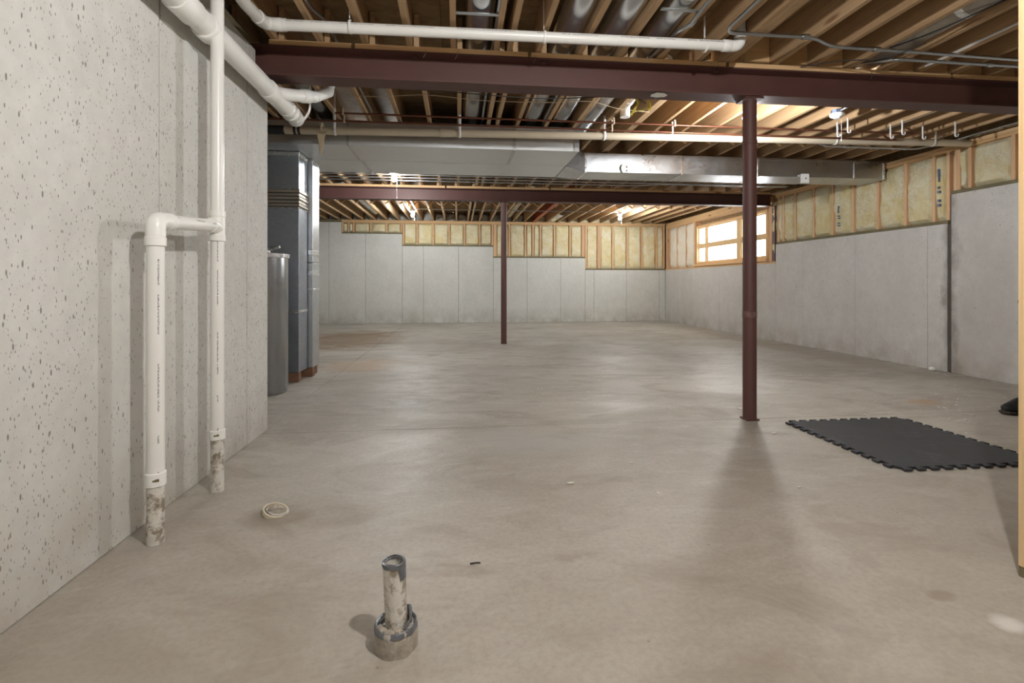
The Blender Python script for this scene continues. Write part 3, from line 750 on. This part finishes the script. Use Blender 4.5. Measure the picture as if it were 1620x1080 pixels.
for (x, y), pl in zip(((-1.66, 5.86), (-1.68, 6.04), (-1.72, 5.56)), ('in front, under the pale duct drop', 'at the back, under the pale duct drop', 'below the dark duct drop, furthest left')):
    b = B(); box(b, x-.36, x+.04, y-.045, y+.045, 0, .098, .004)
    tag(obj('timber_block', b, 'brown_timber'), 'brown timber block on the floor '+pl, 'block', 'timber blocks under the ducts')
t = thing('steel_tank', 'round grey steel tank standing on the floor past the left wall', 'tank', (-1.89, 5.03, 0))
b = B(); lathe(b, [(0, .0), (.24, .0), (.25, .012), (.25, 1.30), (.25, 1.30), (0, 1.30)], (-1.89, 5.03, 0), 48); obj('shell', b, 'tank', t, smooth=True)
b = B(); lathe(b, [(.245, 1.29), (.262, 1.295), (.265, 1.33), (.255, 1.335), (.0, 1.34)], (-1.89, 5.03, 0), 48); obj('rim', b, 'foil', t, smooth=True)
b = B(); tube(b, fillet([(-1.80, 4.98, 1.33), (-1.80, 4.98, 1.375), (-1.68, 4.95, 1.395)], .03, 4), [.02]*6+[.012]*2, 12); obj('foil_outlet', b, 'foil', t, smooth=True)

# round ducts in the joist bays
def round_duct(label, x, y0, y1, r, mat='galv_round', z=2.838, dx=0.0):
    t = thing('round_duct', label, 'duct', (x, (y0+y1)/2, z), 'round ducts in the joist bays')
    pts, rad = [], []
    y = y0
    while y < y1:
        for d, k in ((0, 1), (.02, 1.03), (.04, 1), (.06, 1.03), (.08, 1.)):
            pts.append((x, y+d, z)); rad.append(r*k)
        y += 1.5
    pts.append((x, y1, z)); rad.append(r)
    b = B(); tube(b, pts, rad, 28); obj('duct_body', b, mat, t, smooth=True)
    for yy in [y0+.7+1.5*i for i in range(int((y1-y0)/1.5))]:
        b = B(); tube(b, [(x, yy, z), (x, yy+.05, z)], r+.003, 28); obj('foil_band', b, 'foil', t, smooth=True)
round_duct('round metal duct in the joist bay nearest the centre', .145, YN+.1, 5.6, .098)
round_duct('second round metal duct right of centre, bright dented patch', .775, YN+.1, 5.6, .098)
round_duct('third round metal duct right of centre, bright patch overhead', 1.082, YN+.1, 5.6, .098)
round_duct('fourth round metal duct, beside the curved conduit', 1.388, YN+.1, 5.6, .098)
round_duct('brownish round duct overhead at right between bare joists', 3.215, YN+.1, 3.9, .10, 'galv_mud')
round_duct('round metal duct behind the front beam, far left', -1.36, 3.85, 5.6, .09)
round_duct('pale round duct beyond the back beam, at left', -2.01, 8.75, 12.6, .085)
round_duct('pale round duct beyond the back beam, right of the back column', 1.34, 8.75, 12.9, .07, 'galv_mud')
t = thing('flexible_duct', 'crinkled silver flexible duct between joists by the far wall', 'duct', (2.56, 12.7, 2.80))
b = B(); tube(b, [(2.56, 12.1+.02*i, 2.80) for i in range(60)], [.082+.007*(i % 2) for i in range(60)], 16); obj('duct_body', b, 'foil', t)
for lab, x0, x1, y in (('thin metal strap under the centre round duct', -.01, .265, 3.11), ('thin dark metal strap under the fourth round duct', 1.235, 1.50, 2.93)):
    b = B(); box(b, x0, x1, y-.012, y+.012, 2.722, 2.730, .001); tag(obj('duct_strap', b, 'emt'), lab, 'strap', 'duct straps')

# ---------------------------------------------------------------- conduits and wires
def conduit(label, pts, r=.0105, mat='emt', rad=.1, couplers=(), name='conduit', cat='conduit', gr='metal conduits'):
    p = fillet(pts, rad, 6) if len(pts) > 2 else pts
    if not couplers:
        b = B(); tube(b, p, r, 10); return tag(obj(name, b, mat, smooth=True), label, cat, gr)
    t = thing(name, label, cat, pts[0], gr)
    b = B(); tube(b, p, r, 10); obj('tubing', b, mat, t, smooth=True)
    for q, d in couplers:
        q, d = Vector(q), Vector(d).normalized(); b = B(); tube(b, [q-d*.025, q+d*.025], r*1.45, 10); obj('coupler', b, mat, t, smooth=True)
    return t
conduit('metal conduit bending down then right below the front joists, with a dip', [(1.733, 1.6, 2.70), (1.733, 3.09, 2.688), (2.36, 3.085, 2.688), (2.56, 3.19, 2.688), (3.3, 3.205, 2.688), (4.6, 3.25, 2.688)], .0125, rad=.09,
        couplers=(((2.30, 3.085, 2.688), (1, 0, 0)), ((2.92, 3.198, 2.688), (1, 0, 0))))
conduit('second metal conduit joining at right, curving up toward the beam', [(3.06, 3.53, 2.74), (3.07, 3.42, 2.70), (3.13, 3.262, 2.66), (4.6, 3.29, 2.665)], .0125, rad=.12, couplers=(((3.9, 3.277, 2.6625), (1, 0, 0)),))
conduit('pale straight conduit between the joists at upper right', [(3.615, 1.4, 2.735), (3.615, 3.5, 2.735)], .012, 'white')
conduit('conduit along the joist left of the double joist', [(.253, YN+.2, 2.745), (.253, 5.6, 2.745)], .013)
conduit('conduit beside the second round duct', [(.893, YN+.2, 2.745), (.893, 5.6, 2.745)], .013)
conduit('curved conduit at upper left between the joists', [(-.905, 2.3, 2.75), (-.905, 3.2, 2.75), (-.85, 3.35, 2.76), (-.85, 3.65, 2.76), (-.85, 5.1, 2.76)], .011, rad=.15)
conduit('s shaped conduit hanging below the joists right of centre', [(1.46, 2.2, 2.735), (1.475, 2.93, 2.71), (1.485, 3.05, 2.705), (1.44, 3.15, 2.71), (1.44, 3.6, 2.74)], .012, rad=.12, couplers=(((1.485, 3.03, 2.706), (0, 1, 0)),))
conduit('long conduit in front of the back beam, nearest run', [(XM+.1, 7.72, 2.70), (5.6, 7.72, 2.70)], .0115, couplers=(((.4, 7.72, 2.70), (1, 0, 0)),))
conduit('long conduit in front of the back beam, middle run', [(XM+.1, 7.93, 2.70), (5.6, 7.93, 2.70)], .0115, couplers=(((-.1, 7.93, 2.70), (1, 0, 0)),))
conduit('long conduit in front of the back beam, closest to it', [(XM+.1, 8.15, 2.70), (3.0, 8.15, 2.70), (3.3, 8.0, 2.70), (5.6, 8.0, 2.70)], .0115, rad=.2)
conduit('thin conduit linking the two rear lamps', [(-.93, 11.24, 2.70), (3.70, 11.24, 2.70)], .009)
conduit('short conduit under the beige pipe at right with bent ends', [(3.88, 5.06, 2.60), (4.0, 5.06, 2.552), (5.1, 5.06, 2.552), (5.3, 5.06, 2.60), (5.45, 5.06, 2.70)], .0105, rad=.06, couplers=(((4.25, 5.06, 2.552), (1, 0, 0)), ((4.95, 5.06, 2.552), (1, 0, 0))))
conduit('thin conduit along the top of the right wall', [(5.70, 3.0, 2.70), (5.70, 5.4, 2.70)], .011)
def cable(name, label, pts, r, mat, cat='cable', gr='loose cables'):
    P = [Vector(p) for p in pts]; out = []
    for i in range(len(P)-1):
        p0, p1, p2, p3 = P[max(i-1, 0)], P[i], P[i+1], P[min(i+2, len(P)-1)]
        for k in range(6):
            s = k/6; out.append(.5*((2*p1)+(p2-p0)*s+(2*p0-5*p1+4*p2-p3)*s*s+(3*p1-p0-3*p2+p3)*s**3))
    out.append(P[-1]); b = B(); tube(b, out, r, 6); return tag(obj(name, b, mat, smooth=True), label, cat, gr)
cable('cable', 'thin white cable sagging through the joists behind the front beam', [(-1.2, 4.45, 2.705), (-.75, 4.45, 2.675), (-.28, 4.45, 2.709), (.2, 4.45, 2.68), (.8, 4.45, 2.685), (1.2, 4.45, 2.709), (1.5, 4.55, 2.69), (1.85, 4.66, 2.708)], .003, 'rag')
cable('cable', 'thin black cable along the back edge of the front beam', [(-1.1, 3.78, 2.50), (-.2, 3.77, 2.49), (.6, 3.765, 2.462), (1.3, 3.76, 2.50), (1.48, 3.80, 2.47)], .0035, 'rubber')
cable('cable', 'black cable drooping between joists at upper right', [(3.045, 3.35, 2.745), (3.06, 3.15, 2.71), (3.11, 2.95, 2.70), (3.20, 2.75, 2.725), (3.29, 2.5, 2.75)], .005, 'rubber')
cable('cable', 'black cable running to the beam at right', [(2.60, 3.546, 2.70), (2.8, 3.4, 2.69), (3.02, 3.24, 2.653), (3.2, 3.1, 2.70)], .004, 'rubber')
t = thing('yellow_strap', 'yellow webbing strap dangling from the back of the front beam', 'strap', (1.47, 3.9, 2.47))
b = B(); tube(b, [(1.33, 3.718, 2.478), (1.35, 3.74, 2.51), (1.38, 3.80, 2.545), (1.41, 3.86, 2.54), (1.445, 3.88, 2.50), (1.42, 3.9, 2.45), (1.39, 3.9, 2.405)], .011, 6, flat=(.3, 1)); obj('webbing', b, 'yellow', t, smooth=True)
b = B(); tube(b, [(1.415, 3.9, 2.43), (1.45, 3.9, 2.445), (1.50, 3.9, 2.45), (1.535, 3.9, 2.48)], .009, 6, flat=(.35, 1)); obj('webbing', b, 'yellow', t, smooth=True)
b = B(); tube(b, [(1.535, 3.9, 2.53), (1.545, 3.9, 2.50), (1.545, 3.9, 2.47), (1.53, 3.9, 2.46)], [.008, .016, .018, .008], 8); obj('knot', b, 'yellow', t, smooth=True)
t = thing('plastic_pipe', 'grey white plastic pipe turning down between joists behind the front beam', 'pipe', (1.63, 4.3, 2.8))
b = B(); tube(b, [(1.635, 3.75, 2.80), (1.635, 4.66, 2.80)], .042, 20); obj('pipe', b, 'pvc_fit', t, smooth=True)
b = B(); tube(b, fillet([(1.635, 4.60, 2.80), (1.635, 4.75, 2.80), (1.635, 4.75, 2.68)], .08, 6), .048, 20); obj('elbow', b, 'pvc_fit', t, smooth=True)
conduit('white plastic lateral run above the right end of the beam', [(4.66, 3.74, 2.76), (4.66, 5.0, 2.76)], .03, 'pvc_fit', name='plastic_pipe', cat='pipe', gr='overhead plastic pipes')

# ---------------------------------------------------------------- lamps
def lamp(label, x, y, z, lit=True, chain=.35, top=2.712, glow='bulb'):
    """pull-chain lamp holder; z is the bulb centre"""
    t = thing('ceiling_lamp', label, 'lamp', (x, y, top), 'bare bulb lamps')
    b = B(); lathe(b, [(.0, 0), (.052, 0), (.052, -.038), (0, -.038)], (x, y, top), 8); obj('junction_box', b, 'box_blue', t)
    zt = top-.038
    b = B(); lathe(b, [(0, 0), (.064, 0), (.066, -.010), (.058, -.024), (.032, -.036), (.027, -.044), (0, -.044)], (x, y, zt), 24); obj('lamp_holder', b, 'white', t, smooth=True)
    zb = zt-.044
    if lit:
        b = B(); lathe(b, [(0, 0), (.014, 0), (.014, -.014), (.021, -.03), (.030, -.052), (.031, -.064), (.026, -.080), (.014, -.091), (0, -.094)], (x, y, zb), 14); obj('bulb', b, glow, t, smooth=True)
    b = B(); tube(b, [(x+.045, y, zt-.02), (x+.045, y, zt-.02-chain)], .0016, 5)
    lathe(b, [(0, 0), (.006, -.004), (.005, -.016), (0, -.02)], (x+.045, y, zt-.02-chain), 8); obj('pull_chain', b, 'white', t)
lamp('lit bare bulb lamp in front of the back beam, under the wide duct', -.93, 7.45, 2.58)
lamp('lit bare bulb lamp beyond the back beam, on the left', -1.005, 11.36, 2.58, chain=.18)
lamp('lit bare bulb lamp beyond the back beam, near the window', 3.78, 11.36, 2.58, chain=.2)
lamp('unlit lamp holder under a blue box, right of the front column', 3.62, 4.42, 2.58, lit=False, chain=.22)
lamp('lit bare bulb lamp above the camera end of the room', .82, .45, 2.44, top=2.575, glow='bulb_strong')
# hidden from the camera behind the front column: it throws the column's shadow toward the viewer
lamp('lit bare bulb lamp behind the front column, hung on a short stem', 2.625, 4.25, 2.46, top=2.60, chain=.12, glow='bulb_mid')
conduit('conduit bending up from the unlit lamp box', [(3.62, 4.40, 2.69), (3.66, 4.25, 2.72), (3.70, 4.0, 2.76)], .012, rad=.05)
b = B(); tube(b, [(2.625, 4.25, 2.60), (2.625, 4.25, 2.9)], .012, 10); obj('lamp_stem', b, 'emt', bpy.data.objects['ceiling_lamp.005'])
b = B(); tube(b, [(.82, .45, 2.575), (.82, .45, 2.714)], .012, 10); obj('lamp_stem', b, 'emt', bpy.data.objects['ceiling_lamp.004'])

# ---------------------------------------------------------------- framed partition at the right edge
pw = struct('wall_partition', box(B(), 2.003, 2.090, YN+.02, 1.585, 0, .038, .002), 'treated')
for y in (1.5455, 1.506, 1.1, .7, .3, -.1, -.5, -.9, -1.3, -1.7, -2.1):
    b = B(); box(b, 2.0, 2.089, y, y+.038, .0385, 2.638, .002); obj('stud', b, 'post_wood', pw)
for z0 in (2.639, 2.677):
    b = B(); box(b, 2.0, 2.089, YN+.02, 1.584, z0, z0+.037, .002); obj('top_plate', b, 'plate_y', pw)
b = B(); lathe(b, [(0, -.0015), (.014, -.0015), (.019, 0), (0, 0)], (2.02, 1.585, .985), 12, 'y'); obj('knot', b, 'shoe_sole', pw)

# ---------------------------------------------------------------- things on the floor
# interlocking black mat
def teeth(p, q, n, out, d=.032):
    p, q = Vector(p), Vector(q); u = (q-p)/n; w2 = Vector(out)*d; pts = []
    for i in range(n):
        a = p+u*i
        pts += [a+u*.25, a+u*.10+w2, a+u*.72+w2, a+u*.57]
    return pts
x0, x1, y0, y1 = 2.465, 3.39, 2.555, 3.49
out = teeth((x0, y0), (x1, y0), 11, (0, -1))+teeth((x1, y0), (x1, y1), 12, (1, 0))+teeth((x1, y1), (x0, y1), 11, (0, 1))+teeth((x0, y1), (x0, y0), 12, (-1, 0))
b = B(); f = b.faces.new([b.verts.new((p.x, p.y, .002)) for p in out]); r = bmesh.ops.extrude_face_region(b, geom=[f])
[setattr(v, 'co', v.co+Vector((0, 0, .013))) for v in r['geom'] if isinstance(v, bmesh.types.BMVert)]
box(b, x0+.02, x1-.02, y0+.02, y1-.02, 0, .002)
tag(obj('floor_mat', b, 'mat'), 'black rubber interlocking mat with toothed edges on the concrete floor', 'mat')

# capped stub with wrapped collar
t = thing('pipe_stub', 'short dirty white pipe stub in a taped collar, front of floor', 'pipe', (-.18, 1.476, 0))
cx, cy = -.18, 1.476
b = B(); sleeve(b, (cx+.006, cy, .005), (cx-.004, cy, .243), .027, .032, 28); obj('pipe', b, 'pvc_dirty', t, smooth=True)
b = B(); seg = 36; R0 = []
for k in range(seg):
    a = 2*PI*k/seg; drop = .007+.008*noise.noise(Vector((math.cos(a)*2, math.sin(a)*2, 3)))+(.036 if -.95 < math.atan2(math.sin(a), math.cos(a)) < -.1 else 0)
    R0.append([b.verts.new((cx-.004+math.cos(a)*r2, cy+math.sin(a)*r2, z)) for r2, z in ((.0265, .236), (.0275, .247+.004*noise.noise(Vector((a, 5, 1)))), (.0335, .246), (.0345+.002*(drop > .03), .244-drop))])
for k in range(seg):
    for i in range(3): b.faces.new((R0[k][i], R0[(k+1) % seg][i], R0[(k+1) % seg][i+1], R0[k][i+1]))
obj('torn_tape', b, 'tape_grey', t, smooth=True)
b = B(); R0 = []
for k in range(seg):
    a = 2*PI*k/seg; n1 = noise.noise(Vector((math.cos(a)*2.2, math.sin(a)*2.2, .3)))*.004
    R0.append([b.verts.new((cx+.002+math.cos(a)*(r2+n1), cy+math.sin(a)*(r2+n1), z+n1*(1.2 if z > .03 else 0))) for r2, z in ((.051, .03), (.052, .064), (.057, .068), (.0605, .064), (.062, .035), (.061, .0))])
for k in range(seg):
    for i in range(5): b.faces.new((R0[k][i], R0[(k+1) % seg][i], R0[(k+1) % seg][i+1], R0[k][i+1]))
obj('collar', b, 'muddy_tape', t, smooth=True)
b = B(); lathe(b, [(.0515, .058), (.0525, .0665), (.0575, .0705), (.0615, .066), (.0625, .056)], (cx+.002, cy, 0), 36); obj('tape_rim', b, 'tape_grey', t, smooth=True)
b = B(); tube(b, [(cx+.03, cy-.035, .062), (cx+.043, cy-.005, .068), (cx+.04, cy+.03, .085), (cx+.02, cy+.045, .08)], [.007, .009, .010, .005], 8, flat=(1.6, .6)); obj('tape_flap', b, 'tape_grey', t, smooth=True)
b = B(); lathe(b, [(0, .045), (.05, .045), (.05, .0)], (cx+.002, cy, 0), 20)
for i in range(60):
    a = random.uniform(-3.0, 1.2); rr = random.uniform(.034, .049); s = random.uniform(.004, .012)
    g = bmesh.ops.create_icosphere(b, subdivisions=1, radius=s)['verts']
    for v in g: v.co = Vector((v.co.x*random.uniform(.8, 1.3), v.co.y*random.uniform(.8, 1.3), v.co.z*.8))+Vector((cx+.002+math.cos(a)*rr, cy+math.sin(a)*rr, .052+random.uniform(0, .014)))
obj('mortar_crumbs', b, 'cement', t, kind='stuff')

t = thing('cut_pipe_ring', 'cut off plastic pipe ring set flush in the floor near left wall', 'ring', (-.83, 2.385, 0))
b = B(); sleeve(b, (-.83, 2.385, 0), (-.825, 2.383, .016), .049, .056, 32); obj('outer_ring', b, 'pvc_beige', t, smooth=True)
b = B(); sleeve(b, (-.825, 2.388, 0), (-.822, 2.388, .013), .041, .046, 32); obj('inner_ring', b, 'pvc_dirty', t, smooth=True)
b = B(); lathe(b, [(0, .006), (.043, .003)], (-.825, 2.388, 0), 20)
for v in b.verts: v.co.z += .003*noise.noise(v.co*60)
obj('dirt_fill', b, 'cement', t, smooth=True)

# shoe beyond the partition stud
t = thing('shoe', 'black shoe lying on the floor beyond the partition stud at right edge', 'shoe', (4.47, 3.55, 0))
def loft(bm, secs):
    R = []
    for (x, w2, h, z0, yo) in secs:
        R.append([bm.verts.new((x, 3.55+yo+w2*math.cos(2*PI*k/14), z0+h*(.5+.5*math.sin(2*PI*k/14)))) for k in range(14)])
    for a, c in zip(R, R[1:]):
        for k in range(14): bm.faces.new((a[k], a[(k+1) % 14], c[(k+1) % 14], c[k]))
    bm.faces.new(R[0][::-1]); bm.faces.new(R[-1]); return bm
b = B(); loft(b, [(4.345, .02, .03, .0, 0), (4.36, .045, .035, 0, 0), (4.42, .056, .03, 0, 0), (4.50, .052, .028, 0, 0), (4.58, .045, .03, 0, 0), (4.64, .04, .032, 0, 0), (4.655, .02, .03, 0, 0)]); obj('sole', b, 'shoe_sole', t, smooth=True)
b = B(); loft(b, [(4.352, .018, .03, .028, 0), (4.375, .043, .055, .022, 0), (4.42, .050, .075, .02, 0), (4.48, .048, .105, .018, .004), (4.54, .042, .125, .018, .004), (4.60, .04, .125, .018, 0), (4.645, .034, .11, .02, 0), (4.655, .015, .08, .03, 0)]); obj('upper', b, 'shoe', t, smooth=True)
b = B(); lathe(b, [(.018, 0), (.030, .004), (.032, .012), (.02, .014)], (4.575, 3.552, .135), 16); obj('collar_pad', b, 'shoe_sole', t, smooth=True)
for k in range(4):
    b = B(); tube(b, [(4.435+.022*k, 3.52, .075+.012*k), (4.44+.022*k, 3.55, .10+.011*k), (4.445+.022*k, 3.58, .075+.012*k)], .003, 5); obj('lace', b, 'shoe', t, smooth=True)

b = B(); bmesh.ops.create_icosphere(b, subdivisions=3, radius=.034)
for v in b.verts: v.co = v.co*(1+.10*noise.noise(v.co*40)); v.co = Vector((v.co.x, v.co.y, v.co.z*.75))+Vector((5.66, 5.40, .025))
tag(obj('foam_lump', b, 'white', smooth=True), 'small round white foam lump on floor beside the dark wall joint', 'lump')
b = B()
for i in range(150):
    if i < 70: x, y = random.gauss(4.5, .5), random.gauss(3.9, .32)
    elif i < 110: x, y = 5.70-abs(random.gauss(0, .12)), random.gauss(5.2, .3)
    else: x, y = random.uniform(.5, 4.2), random.uniform(2.2, 5.5)
    if x > 5.73 or (2.4 < x < 3.45 and 2.5 < y < 3.55) or math.hypot(x-2.243, y-3.632) < .09 or (4.2 < x < 4.8 and 3.4 < y < 3.7): continue
    s = random.uniform(.004, .013); g = bmesh.ops.create_icosphere(b, subdivisions=1, radius=1)['verts']
    a = random.random()*PI
    for v in g:
        p = Vector((v.co.x*s*1.8, v.co.y*s*.8, v.co.z*s*.35)); v.co = Vector((x+p.x*math.cos(a)-p.y*math.sin(a), y+p.x*math.sin(a)+p.y*math.cos(a), p.z+s*.3))
o = obj('chips', b, 'debris'); o['kind'] = 'stuff'; tag(o, 'scattered pale chips and crumbs on the floor at right', 'debris')
b = B(); tube(b, [(.046, 1.87, .003), (.07, 1.872, .004), (.085, 1.871, .003)], .003, 5)
tag(obj('twig', b, 'shoe_sole'), 'tiny dark splinter on the floor right of the pipe stub', 'splinter')
b = B(); box(b, 2.34, 2.46, 3.93, 3.97, .0, .003); tag(obj('plaster_scrap', b, 'debris'), 'flat pale plaster scrap behind the black mat', 'scrap')
mark(5.395, 1.95, 2.42); mark(6.98, 1.90, 2.22)
